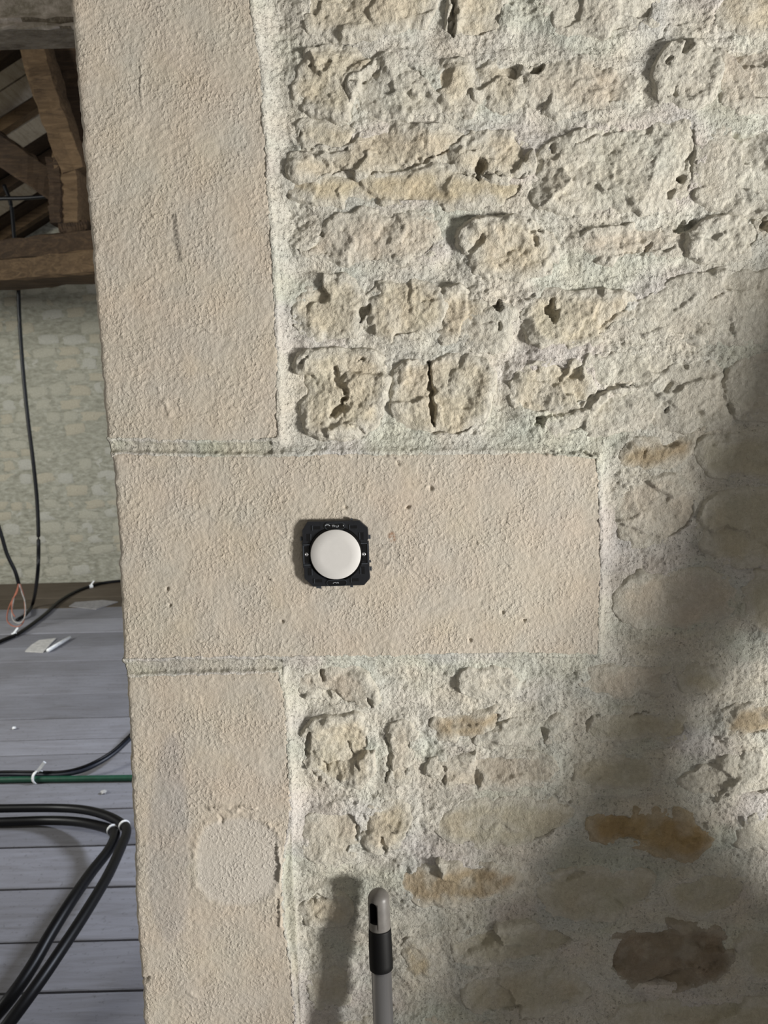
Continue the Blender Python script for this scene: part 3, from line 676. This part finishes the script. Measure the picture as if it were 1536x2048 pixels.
# ------------------------------------------------------------------ roof truss
tr = empty('roof_truss', 'old brown timber roof truss above the far stone wall', 'roof truss', PY(100, 590, 3.9))
bpy.context.view_layer.update()
def under(o, root):
    o.parent = root; o.matrix_parent_inverse = Matrix.Translation(-Vector(root.location)); return o
YT0, YT1 = 4.05, 3.80
def TB(px, py): return PY(px, py, YT0+(YT1-YT0)*px/183)
def long(a, b, e0, e1):
    d = (b-a).normalized(); return a-d*e0, b+d*e1
a, b = TB(0, 508), TB(178, 490); hh = (TB(0, 487)-TB(0, 530)).length
p, q = long(a, b, 1.6, 3.0)
under(timber('tie_beam', p, q, .20, hh, M_OAKD, side=(0, 1, 0), seed=3, wob=.02, nseg=50), tr)
a, b = TB(0, 553), TB(178, 536); hh2 = (TB(0, 532)-TB(0, 576)).length
p, q = long(a, b, 1.6, 3.0)
under(timber('tie_beam', p, q, .26, hh2, M_OAK, side=(0, 1, 0), seed=5, wob=.02, nseg=50), tr)
YP = 3.82
YC = 4.45
under(timber('principal_rafter', PY(22, -60, YP), PY(158, 350, YP), .18, (PY(60, 95, YP)-PY(112, 95, YP)).length, M_OAK, side=(0, 1, 0), seed=7, wob=.02), tr)
under(timber('principal_rafter', PY(92, -60, YP+.12), PY(196, 330, YP+.12), .20, .22, M_OAKD, side=(0, 1, 0), seed=9), tr)
under(timber('post_foot', PY(142, 318, YP+.02), PY(150, 455, YP+.02), .2, (PY(128, 400, YP)-PY(176, 400, YP)).length, M_OAK, side=(0, 1, 0), seed=11), tr)
under(timber('wedge', PY(113, 322, YP-.02), PY(124, 452, YP-.02), .14, .075, M_OAKD, side=(0, 1, 0), seed=12, wob=.016), tr)
under(timber('packing_block', PY(128, 463, YP), PY(185, 457, YP), .16, .06, M_OAKD, side=(0, 1, 0), seed=14), tr)
under(timber('brace', PY(-140, 205, YP+.10), PY(122, 380, YP+.10), .15, .17, M_OAKD, side=(0, 1, 0), seed=13), tr)

# ------------------------------------------------------------------ grey beam across the opening
YG = 1.30
mgb = N('grey_painted_beam', .8)
g = mgb.noise(5, 5); g3 = mgb.ramp(mgb.noise(26, 5, .65, (.5, 1, 1)), [(.42, (0, 0, 0)), (.6, (1, 1, 1))])
cgb = mgb.mix(g3, mgb.ramp(g, [(.3, srgb(190,180,170)), (.7, srgb(208,198,188))]), srgb(146,138,124))
M_GB = mgb.done(cgb, mgb.bump(mgb.noise(60, 5), .004, .7))
mgc_ = N('shaded_underside', .9); mgc = mgc_.done(mgc_.ramp(mgc_.noise(30, 5, .7, (.4, 1, 1)), [(.35, srgb(84,74,60)), (.6, srgb(122,112,96)), (.75, srgb(166,158,142))]), mgc_.bump(mgc_.noise(60, 5), .006))  # darker underside of the beam, its shade put into the colour
zb_ = PY(70, 63, YG).z; z1_ = PY(70, 50, YG).z; z2_ = PY(70, 40, YG).z
prof = [(YG, zb_+.004), (YG-.012, zb_), (YG-.016, z1_-.01), (YG-.010, z1_), (YG-.020, (z1_+z2_)/2), (YG-.012, z2_), (YG-.004, z2_+.02), (YG, z2_+.26), (YG+.088, z2_+.26), (YG+.088, zb_)]
bm = bmesh.new(); rows = []; r = random.Random(2)
xs_ = np.linspace(-3.2, .2, 110)
for x_ in xs_:
    rows.append([bm.verts.new((x_, y_+(r.uniform(-.003, .003) if 1 <= k_ <= 5 else 0), z_+(r.uniform(-.003, .003) if 1 <= k_ <= 5 else 0))) for k_, (y_, z_) in enumerate(prof)])
for i in range(len(rows)-1):
    for k_ in range(len(prof)): bm.faces.new([rows[i][k_], rows[i][(k_+1) % len(prof)], rows[i+1][(k_+1) % len(prof)], rows[i+1][k_]])
bm.faces.new(rows[0][::-1]); bm.faces.new(rows[-1])
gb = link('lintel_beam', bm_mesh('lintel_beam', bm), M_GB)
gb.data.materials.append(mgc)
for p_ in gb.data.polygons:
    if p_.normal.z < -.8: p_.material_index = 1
tag(gb, 'grey painted beam with rough lower edge at the top left corner', 'beam')

# ------------------------------------------------------------------ cables
def plastic(name, c, rough=.45, spec=.5):
    m = N(name, rough, spec=spec); return m.done(m.ramp(m.noise(40, 3), [(.3, srgb(*c)), (.7, srgb(*[min(255, int(v*1.18)+3) for v in c]))]))
M_BLK = plastic('black_cable_sheath', (5,5,8), .42, .25); M_GRN = plastic('green_conduit', (22,66,48)); M_WHT = plastic('white_tie', (215,218,222), .5)
M_ORG = plastic('orange_wire', (150,92,72)); M_GRY = plastic('pale_wire', (150,146,140)); M_DKBLUE = plastic('dark_navy_cable', (26,30,40))

c1 = tube('cable', [PY(8, 370, YC-.05), PY(22, 410, YC-.05), PY(28, 470, YC-.05), PY(36, 560, YC-.05), PY(39, 640, YC), PY(46, 740, YC), PY(56, 840, YC), PY(66, 920, YC), PY(74, 1000, YC), PY(77, 1080, YC-.02), PY(75, 1150, YC-.05),
              PZ(66, 1205, .05), PZ(52, 1228, .03), PZ(34, 1240, .012)], .013, M_BLK)
tag(c1, 'black cable hanging from the tie beam down the far wall to the floor', 'cable')
c2 = tube('cable', [PY(-90, 880, YC), PY(-30, 980, YC), PY(0, 1062, YC), PY(14, 1108, YC), PY(30, 1142, YC), PY(38, 1170, YC)], .013, M_BLK)
tag(c2, 'short black cable at the left edge ending in bare coloured wires', 'cable')
for i, (pp, mt, nm) in enumerate([
    ([(38,1168),(30,1190),(18,1215),(14,1238),(22,1250),(36,1253),(46,1245),(50,1225),(48,1195),(40,1168)], M_ORG, 'orange conductor'),
    ([(38,1168),(44,1186),(50,1205),(50,1232),(40,1246),(26,1240),(24,1220),(28,1195)], M_GRY, 'pale conductor'),
    ([(37,1168),(34,1185),(25,1200),(24,1222),(30,1234)], M_ORG, None)]):
    o = tube('conductor', [PY(x_, y_, YC-.02*i-.01) for x_, y_ in pp], .0042, mt, seg=6); o.parent = c2
    if nm: o['label'] = nm
c3 = tube('cable', [PY(-60, 402, 3.98), PY(0, 397, 3.98), PY(50, 396, 3.98), PY(112, 391, 3.98)], .012, M_BLK)
tag(c3, 'black cable running level under the roof boards beside the timber post', 'cable')
fl = [(-90,1322),(-30,1296),(0,1283),(35,1268),(62,1250),(92,1227),(118,1203),(150,1184),(182,1172),(212,1165),(262,1161),(330,1163),(420,1185),(700,1200)]
c4 = tube('cable', [PZ(x_, y_, .014) for x_, y_ in fl], .013, M_BLK)
tag(c4, 'black cable snaking across the floorboards towards the far wall', 'cable')
def tie(px, py, z, rad, parent, wd=.012, ax=(1, 0, 0), tail=True, mat=None):
    c = PZ(px, py, z); ax = Vector(ax).normalized()
    s = ax.orthogonal().normalized(); t = ax.cross(s)
    bm = bmesh.new(); R = []
    for k_ in range(14):
        an = 2*math.pi*k_/14; dd = s*math.cos(an)+t*math.sin(an)
        R.append([bm.verts.new(c+dd*(rad+e)+ax*w_) for e, w_ in ((0, -wd/2), (.003, -wd/2), (.003, wd/2), (0, wd/2))])
    for k_ in range(14):
        for q in range(4): bm.faces.new([R[k_][q], R[k_][(q+1) % 4], R[(k_+1) % 14][(q+1) % 4], R[(k_+1) % 14][q]])
    if tail:
        vs = box_bm(bm, -.006, .006, -.004, .004, 0, .05)
        bmesh.ops.transform(bm, verts=vs, matrix=Matrix.Translation(c+Vector((.0, 0, rad)))@Matrix.Rotation(.7, 4, 'Y'))
    o = link('cable_tie', bm_mesh('cable_tie', bm), mat or M_WHT); o.parent = parent; o['label'] = 'white plastic cable tie'; return o
tie(28, 1270, .014, .0135, c4, .03, (1, .8, 0)); tie(182, 1173, .014, .0135, c4, .03, (1, .7, 0))
g1 = tube('conduit', [PZ(-160, 1566, .014), PZ(0, 1560, .014), PZ(130, 1558, .014), PZ(258, 1556, .014), PZ(420, 1554, .014), PZ(1300, 1535, .014)], .0125, M_GRN, seg=14)
tag(g1, 'dark green plastic conduit lying straight across the floorboards', 'conduit')
c5 = tube('cable', [PZ(-120, 1554, .024), PZ(0, 1549, .022), PZ(60, 1549, .022), PZ(120, 1549, .024), PZ(160, 1543, .03), PZ(195, 1528, .04), PZ(228, 1507, .05), PZ(258, 1480, .06), PZ(310, 1430, .06), PZ(420, 1370, .02), PZ(700, 1330, .012)], .0085, M_DKBLUE)
tag(c5, 'pair of slim dark cables beside the green conduit, bending away behind the wall', 'cable')
o = tube('strand', [PZ(-120, 1549, .034), PZ(0, 1544, .032), PZ(60, 1544, .032), PZ(120, 1544, .034), PZ(160, 1536, .040), PZ(195, 1521, .052), PZ(228, 1500, .062), PZ(258, 1472, .075), PZ(310, 1420, .075), PZ(420, 1360, .034), PZ(700, 1324, .026)], .0060, M_BLK); o.parent = c5
tie(76, 1554, .022, .024, c5, .012, (1, -.5, .1), True)
thA = [(-420,1622,.06),(-200,1622,.06),(-60,1619,.06),(0,1617,.06),(110,1616,.07),(170,1620,.09),(215,1632,.11),(247,1650,.12),(253,1664,.13),(244,1690,.14),(215,1752,.16),(172,1824,.17),(125,1896,.17),(80,1962,.16),(30,2030,.14),(-40,2120,.10),(-160,2240,.03),(-420,2300,.019)]
thB = [(-420,1652,.02),(-200,1650,.02),(-60,1646,.02),(0,1644,.02),(90,1641,.025),(150,1643,.045),(195,1651,.07),(226,1662,.10),(229,1676,.11),(216,1702,.12),(180,1748,.13),(140,1806,.14),(100,1870,.13),(62,1936,.11),(22,1994,.09),(-26,2050,.06),(-100,2140,.03),(-230,2200,.016),(-480,2240,.019)]
c6 = tube('cable', [PZ(*p_) for p_ in thA], .0148, M_BLK, n=12, seg=14)
tag(c6, 'thick black cable of the tied loop, the one nearer the stone wall', 'cable')
c7 = tube('cable', [PZ(*p_) for p_ in thB], .0160, M_BLK, n=12, seg=14)
tag(c7, 'thick black cable of the tied loop, the inner one on the left', 'cable')
tie(249, 1652, .12, .0155, c6, .012, (.5, -1, 0), False); tie(226, 1661, .10, .017, c7, .012, (.5, -1, 0), False)

# ------------------------------------------------------------------ scraps on the floor
M_PAP = plastic('pale_scrap', (168,166,162), .8, .2)
def flat(name, px, lab, cat, mat, th=.004, z0=.001):
    top = [PZ(x_, y_, z0+th) for x_, y_ in px]; bm = bmesh.new()
    t_ = [bm.verts.new(v) for v in top]; b_ = [bm.verts.new((v.x, v.y, z0)) for v in top]
    bm.faces.new(t_); bm.faces.new(b_[::-1])
    for i in range(len(t_)): bm.faces.new([t_[i], b_[i], b_[(i+1) % len(t_)], t_[(i+1) % len(t_)]])
    return tag(link(name, bm_mesh(name, bm), mat), lab, cat)
flat('offcut', [(50,1302),(62,1290),(78,1280),(112,1276),(104,1284),(86,1304)], 'flat grey offcut on the floorboards next to a white tube', 'scrap', M_PAP, .006)
o = tube('trunking_piece', [PZ(96, 1301, .014), PZ(139, 1275, .014)], .012, M_WHT, sp=False, seg=12)
tag(o, 'short white plastic tube lying across the grey offcut', 'tube')
flat('offcut', [(138,1212),(150,1204),(205,1200),(236,1203),(192,1218)], 'flat grey sheet offcut lying near the far wall', 'scrap', plastic('grey_sheet', (140,138,138), .8, .2), .006)
def crumb(px, py, s, lab, mat):
    bm = bmesh.new(); bmesh.ops.create_icosphere(bm, subdivisions=2, radius=s); r = random.Random(px)
    for v in bm.verts: v.co *= r.uniform(.7, 1.2)
    for v in bm.verts: v.co.z *= .6
    c = PZ(px, py, s*.55); o = link('rubble_crumb', bm_mesh('rubble_crumb', bm), mat); o.location = c
    return tag(o, lab, 'crumb')
crumb(28, 1456, .011, 'small white crumb of plaster alone on a middle floorboard', M_WHT)
crumb(207, 1584, .012, 'small pale crumb of plaster just in front of the green conduit', M_PAP)

# ------------------------------------------------------------------ SWITCH on the dressed stone
sc_ = PY(672.5, 1106, -.001); MM = .0005*.98
sw = empty('light_switch', 'unfinished round white light switch in a black mounting frame on the dressed stone', 'light switch', sc_)
def dark(name, c, rough=.38): m = N(name, rough, spec=.5); return m.done(m.ramp(m.noise(300, 2), [(.3, srgb(*c)), (.7, srgb(*[v+5 for v in c]))]))
M_FR = dark('black_moulded_plastic', (23,25,30)); M_FR2 = dark('glossy_black_plastic', (12,13,16), .22); M_FR3 = dark('dark_grey_plastic', (52,56,62), .35)
mm_ = N('zinc_metal', .35, metal=1, spec=.5); M_ZN = mm_.done(mm_.ramp(mm_.noise(500, 2), [(.3, (.55, .56, .58)), (.7, (.75, .76, .78))]))
mdk = N('satin_white_plastic', .42, spec=.45); M_DISC = mdk.done(mdk.ramp(mdk.noise(200, 2), [(.3, srgb(208,206,203)), (.7, srgb(211,209,206))]))
def L(x, y): return (x*MM, -y*MM)            # frame pixels from switch centre -> local x,z
def prism(bm, pts, y0, y1, chamf=0):
    """pts in local px, y0 back .. y1 front (towards the viewer is -y, values in m)"""
    n = len(pts); f_ = [bm.verts.new((L(*p_)[0], -y1, L(*p_)[1])) for p_ in pts]; b_ = [bm.verts.new((L(*p_)[0], -y0, L(*p_)[1])) for p_ in pts]
    if chamf:
        cx = sum(p_[0] for p_ in pts)/n; cy = sum(p_[1] for p_ in pts)/n
        m_ = f_; f2 = []
        for p_, v in zip(pts, f_):
            d = Vector((p_[0]-cx, p_[1]-cy)); l_ = d.length; d = d*((l_-chamf)/l_)
            f2.append(bm.verts.new((L(cx+d.x, cy+d.y)[0], -y1, L(cx+d.x, cy+d.y)[1])))
        for v in m_: v.co.y += chamf*MM
        for i in range(n): bm.faces.new([m_[i], m_[(i+1) % n], f2[(i+1) % n], f2[i]])
        bm.faces.new(f2)
    else: bm.faces.new(f_)
    bm.faces.new(b_[::-1])
    for i in range(n): bm.faces.new([f_[i], b_[i], b_[(i+1) % n], f_[(i+1) % n]])
def rect(x0, y0, x1, y1): return [(x0, y0), (x1, y0), (x1, y1), (x0, y1)]
# outline with clipped corners and small side notches, ring with a round hole
out = [(-56,-69),(50,-68),(67,-52),(68,-30),(66,-28),(66,-24),(68,-24),(68,38),(69,50),(68,54),(56,67),(-50,67),(-67,50),(-67,28),(-69,26),(-69,-26),(-67,-28),(-68,-50)]
def resample(poly, angs):
    o_ = []
    for an in angs:
        dx, dy = math.cos(an), math.sin(an); best = None
        for i in range(len(poly)):
            ax, ay = poly[i]; bx, by = poly[(i+1) % len(poly)]; ex_, ey_ = bx-ax, by-ay
            den = dx*ey_-dy*ex_
            if abs(den) < 1e-9: continue
            t = (ax*ey_-ay*ex_)/den; s = (ax*dy-ay*dx)/den
            if t > 0 and -1e-6 <= s <= 1+1e-6 and (best is None or t > best): best = t
        o_.append((dx*best, dy*best))
    return o_
A = sorted(set([math.atan2(p_[1], p_[0]) for p_ in out]+[2*math.pi*k_/64-math.pi for k_ in range(64)]))
ro = resample(out, A)
bm = bmesh.new(); T = .0060
rings = []
for rad, yv in ((1, .0), (1, T-.0008), (.985, T)): rings.append([bm.verts.new((L(p_[0]*rad, p_[1]*rad)[0], -yv, L(p_[0]*rad, p_[1]*rad)[1])) for p_ in ro])
for rad, yv in ((57, T), (56, T-.0008), (55, .0005)):
    rings.append([bm.verts.new((math.cos(a_)*rad*MM, -yv, -math.sin(a_)*rad*MM)) for a_ in A])
for r0_, r1_ in zip(rings, rings[1:]+rings[:1]):
    for i in range(len(A)): bm.faces.new([r0_[i], r0_[(i+1) % len(A)], r1_[(i+1) % len(A)], r1_[i]])
fr = link('mounting_frame', bm_mesh('mounting_frame', bm), M_FR, sw)
bm = bmesh.new()        # inner well behind the disc
prism(bm, [(math.cos(k_*math.pi/24)*56, math.sin(k_*math.pi/24)*56) for k_ in range(48)], -.003, .0022)
link('mechanism_body', bm_mesh('mechanism_body', bm), M_FR2, sw)
def slot(pts, parent=fr, name='slot', mat=M_FR2, y1=T+.0003): 
    bm = bmesh.new(); prism(bm, pts, T-.003, y1); return link(name, bm_mesh(name, bm), mat, parent)
for sx in (-1, 1):
    for sy in (-1, 1):   # horizontal and vertical snap slots in each corner
        slot([(sx*30, sy*58), (sx*45, sy*58), (sx*45, sy*52), (sx*30, sy*52)])
        slot([(sx*58, sy*28), (sx*58, sy*43), (sx*51, sy*43), (sx*51, sy*28)])
        bm = bmesh.new(); prism(bm, rect(sx*46-.8, sy*55-5, sx*46+.8, sy*55+5) if sx < 0 else rect(sx*30-.8, sy*55-5, sx*30+.8, sy*55+5), T-.001, T+.0009)
        prism(bm, rect(sx*50-.8, sy*36-7, sx*50+.8, sy*36+7), T-.001, T+.0009)
        link('snap_rib', bm_mesh('snap_rib', bm), M_FR3, fr)
def pill(cx, cy, hw, hh, n=8):
    r_ = min(hw, hh); o_ = []
    for q, (sx, sy) in enumerate(((1, 1), (-1, 1), (-1, -1), (1, -1))):
        for k_ in range(n+1):
            a_ = math.pi/2*(q+k_/n); o_.append((cx+sx*(hw-r_)+math.cos(a_)*r_, cy+sy*(hh-r_)+math.sin(a_)*r_))
    return o_
def frame_ring(cx, cy, hw, hh, t_, name, y1=T+.0010):
    a_ = pill(cx, cy, hw, hh); b_ = pill(cx, cy, hw-t_, hh-t_); bm = bmesh.new(); n = len(a_)
    R = [[bm.verts.new((L(*p_)[0], -y_, L(*p_)[1])) for p_ in pp] for pp, y_ in ((a_, T-.001), (a_, y1), (b_, y1), (b_, T-.001))]
    for q in range(4):
        for i in range(n): bm.faces.new([R[q][i], R[q][(i+1) % n], R[(q+1) % 4][(i+1) % n], R[(q+1) % 4][i]])
    return link(name, bm_mesh(name, bm), M_FR3, fr)
slot(pill(0, -58, 20, 6), name='screw_slot'); frame_ring(0, -58, 21, 7, 1.2, 'slot_rim')
slot(pill(0, 60, 20, 5.5), name='screw_slot'); frame_ring(0, 60, 21, 6.5, 1.0, 'slot_rim')
slot(pill(-60, 0, 5, 17), name='screw_slot'); slot(pill(60, -2, 5, 20), name='screw_slot')
for sx in (-1, 1):
    bm = bmesh.new(); s0 = 52*sx; s1 = 67*sx
    for yy_ in (-21, 21): prism(bm, rect(min(s0, s1), yy_-1.2, max(s0, s1), yy_+1.2), T-.001, T+.0011)
    prism(bm, rect(66*sx-1.2, -21, 66*sx+1.2, 21), T-.001, T+.0011)
    link('side_lug', bm_mesh('side_lug', bm), M_FR3, fr)
def screw(x_, y_, rad):
    bm = bmesh.new(); n = 20; R = []
    for rr_, yv in ((rad, T), (rad, T+.0010), (rad*.8, T+.0016), (rad*.35, T+.0017), (rad*.3, T+.0010)):
        R.append([bm.verts.new((L(x_, y_)[0]+math.cos(2*math.pi*k_/n)*rr_*MM, -yv, L(x_, y_)[1]+math.sin(2*math.pi*k_/n)*rr_*MM)) for k_ in range(n)])
    for a_, b_ in zip(R, R[1:]):
        for k_ in range(n): bm.faces.new([a_[k_], a_[(k_+1) % n], b_[(k_+1) % n], b_[k_]])
    bm.faces.new(R[-1]); 
    link('screw', bm_mesh('screw', bm, True), M_ZN, fr)
screw(57.5, 1.5, 4.0); screw(-60, -1, 4.2)
# pale moulded marks in the top and bottom slots (arc, two strokes and a loop; a small wave below)
bm = bmesh.new()
def stroke(pts, wd=1.0, y1=T+.0006):
    for (ax, ay), (bx, by) in zip(pts[:-1], pts[1:]):
        d = Vector((bx-ax, by-ay)); n = Vector((-d.y, d.x)).normalized()*wd*.5
        prism(bm, [(ax+n.x, ay+n.y), (bx+n.x, by+n.y), (bx-n.x, by-n.y), (ax-n.x, ay-n.y)], T-.001, y1)
stroke([(-20,-59),(-17,-61),(-13,-61),(-10,-58.5)], 1.6); stroke([(-6,-60),(-1,-60)]); stroke([(-4,-60),(-4,-56)]); stroke([(-1,-60),(-1,-56)])
stroke([(2,-60),(2,-56),(6,-56),(8,-58),(6,-60)]); stroke([(17,-60),(18,-57)], 1.4)
stroke([(-8,61),(-5,59),(-2,59),(0,61),(2,58.5),(4,61)], 1.2)
mk = plastic('pale_moulding_mark', (150,154,158), .5); link('marking', bm_mesh('marking', bm), mk, fr, kind='stuff')
# rocker disc
bm = bmesh.new(); n = 96; R = []
RD = 51.5
for rr_, yv in ((RD-2, .003), (RD-.6, .0075), (RD, .0086), (RD-.2, .0093), (RD-.9, .0096), (RD*.6, .00965), (RD*.25, .0097)):
    R.append([bm.verts.new((math.cos(2*math.pi*k_/n)*rr_*MM, -yv, -.001*0+math.sin(2*math.pi*k_/n)*rr_*MM)) for k_ in range(n)])
for a_, b_ in zip(R, R[1:]):
    for k_ in range(n): bm.faces.new([a_[k_], a_[(k_+1) % n], b_[(k_+1) % n], b_[k_]])
bm.faces.new(R[-1]); bm.faces.new(R[0][::-1])
link('rocker_disc', bm_mesh('rocker_disc', bm, True), M_DISC, sw, label='round white rocker')
# edge claws poking past the frame
for x_, y_, w_, h_ in ((-40,69,3,2),(-35,69.5,2,2.5),(30,69,3,2),(-70,-33,2,4),(70,-33,2,4),(70,33,2.5,4),(69.5,18,2,2),(34,-70,2,2)):
    bm = bmesh.new(); prism(bm, rect(x_-w_, y_-h_, x_+w_, y_+h_), .001, T-.0015)
    link('claw', bm_mesh('claw', bm), M_FR3, fr)

# ------------------------------------------------------------------ POLE leaning on the wall
topw = PY(756.5, 1777, -.0135); 
lean = .15
bot = Vector((topw.x+.012, topw.y-(topw.z-.016)*lean, .016))
axis = (topw-bot).normalized(); Lp = (topw-bot).length
pole = empty('broom_handle', 'grey metal broom handle with black collar leaning against the stone wall', 'pole', topw)
qt = axis.to_track_quat('Z', 'Y').to_matrix().to_4x4()
# rotate so the hanging slot faces the camera's left
pm_ = N('painted_silver_tube', .30, metal=.6, spec=.6); M_TUBE = pm_.done(pm_.ramp(pm_.noise(60, 3, .5, (1, 1, .1)), [(.3, srgb(140,140,143)), (.7, srgb(152,152,155))]), pm_.bump(pm_.noise(600, 2), .0001, .3))
pc = N('grey_plastic_cap', .42, spec=.5); M_CAP = pc.done(pc.ramp(pc.noise(120, 3), [(.3, srgb(104,101,98)), (.7, srgb(118,115,111))]))
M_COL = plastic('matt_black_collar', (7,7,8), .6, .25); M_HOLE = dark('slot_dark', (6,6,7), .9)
def lathe(name, prof, mat, n=40, seg_cap=True):
    bm = bmesh.new(); R = []
    for r_, z_ in prof: R.append([bm.verts.new((r_*math.cos(2*math.pi*k_/n), r_*math.sin(2*math.pi*k_/n), z_)) for k_ in range(n)])
    for a_, b_ in zip(R, R[1:]):
        for k_ in range(n): bm.faces.new([a_[k_], a_[(k_+1) % n], b_[(k_+1) % n], b_[k_]])
    bm.faces.new(R[0][::-1]); bm.faces.new(R[-1])
    bmesh.ops.transform(bm, verts=bm.verts, matrix=qt)
    o = link(name, bm_mesh(name, bm, True), mat, pole); return o
r0 = .0114
capL, colL = .041, .0415
prof = [(r0*.98, -capL)]+[(r0, -capL+.001), (r0, -r0*1.0)]
for k_ in range(1, 9):
    a_ = math.pi/2*k_/8; prof.append((r0*math.cos(a_)*1.0+.0002, -r0+r0*math.sin(a_)*1.0))
cap = lathe('end_cap', prof, M_CAP)
cut_n = qt @ Vector((0, 0, 1))
# hanging slot: a deep rounded recess through the cap's left side
def slot_mesh(nm, hw, hh, depth, out_, mat, pr):
    vd = Vector((-.56, -.83, 0)); vd = (vd-axis*vd.dot(axis)).normalized(); sd = axis.cross(vd).normalized()
    bm = bmesh.new(); base = axis*(-.0215); n_ = 10; pts = []
    for k_ in range(n_+1):
        a_ = math.pi*k_/n_; pts.append((math.cos(a_)*hw, hh-hw+math.sin(a_)*hw))
    pts += [(-hw, -hh), (hw, -hh)]
    for lv_ in (out_, -depth):
        pass
    f_ = [bm.verts.new(base+vd*(math.sqrt(max(r0*r0-x_*x_, 0))+out_)+sd*x_+axis*z_) for x_, z_ in pts]
    b_ = [bm.verts.new(base+vd*(-depth)+sd*x_+axis*z_) for x_, z_ in pts]
    bm.faces.new(f_); bm.faces.new(b_[::-1])
    for i in range(len(f_)): bm.faces.new([f_[i], b_[i], b_[(i+1) % len(f_)], f_[(i+1) % len(f_)]])
    return bm_mesh(nm, bm)
cutter = link('slot_cutter', slot_mesh('slot_cutter', .0046, .0108, .004, .004, M_HOLE, 0), M_HOLE)
cutter.location = topw
cap.location = topw; cap.parent = None
bpy.context.view_layer.update()
md = cap.modifiers.new('slot', 'BOOLEAN'); md.operation = 'DIFFERENCE'; md.object = cutter; md.solver = 'EXACT'
bpy.context.view_layer.update()
dg = bpy.context.evaluated_depsgraph_get()
me2 = bpy.data.meshes.new_from_object(cap.evaluated_get(dg)); cap.modifiers.clear(); cap.data = me2; me2.name = 'end_cap'
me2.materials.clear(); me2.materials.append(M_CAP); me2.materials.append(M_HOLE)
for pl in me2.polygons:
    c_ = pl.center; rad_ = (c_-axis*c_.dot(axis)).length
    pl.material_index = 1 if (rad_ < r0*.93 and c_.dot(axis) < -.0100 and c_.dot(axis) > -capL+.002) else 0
bpy.data.objects.remove(cutter)
cap.parent = pole; cap.location = (0, 0, 0)
cap['label'] = 'grey plastic cap with hanging slot'
lathe('collar', [(r0*1.02, -capL-colL), (r0*1.08, -capL-colL+.0006), (r0*1.09, -capL-colL+.006), (r0*1.05, -capL-.002), (r0*1.04, -capL-.0004), (r0*1.0, -capL+.0002)], M_COL)['label'] = 'black rubber collar'
lathe('tube', [(r0*.93, -Lp+.012), (r0*.93, -capL-colL+.001)], M_TUBE)
lathe('foot_cap', [(r0*1.0, -Lp), (r0*1.08, -Lp+.002), (r0*1.08, -Lp+.03), (r0*.96, -Lp+.032)], M_COL)

# ------------------------------------------------------------------ added board out of frame, outline shaped to shade the wall's lower right
XB = .62
def shade_pt(px, py):
    P = PY(px, py, -.0); t = (XB-P.x)/(LWIN.x-P.x); return P+(LWIN-P)*t
def board(name, pts, lab):
    pp = [shade_pt(*p_) for p_ in pts]; bm = bmesh.new()
    a_ = [bm.verts.new(v) for v in pp]; b_ = [bm.verts.new(v+Vector((.022, 0, 0))) for v in pp]
    bm.faces.new(a_); bm.faces.new(b_[::-1])
    for i in range(len(a_)): bm.faces.new([a_[i], b_[i], b_[(i+1) % len(a_)], a_[(i+1) % len(a_)]])
    return tag(link(name, bm_mesh(name, bm), M_OAK), lab, 'board')
board('shade_board', [(1640,420),(1500,560),(1415,780),(1330,980),(1240,1230),(1150,1420),(1010,1640),(860,1840),(720,2048),(520,2400),(1750,2400),(1750,1780),(1560,1770),(1425,1610),(1420,1470),(1490,1350),(1570,1250),(1660,1100)],
      'added brown board shaped to shade the lower right of the wall, unseen outside the frame')
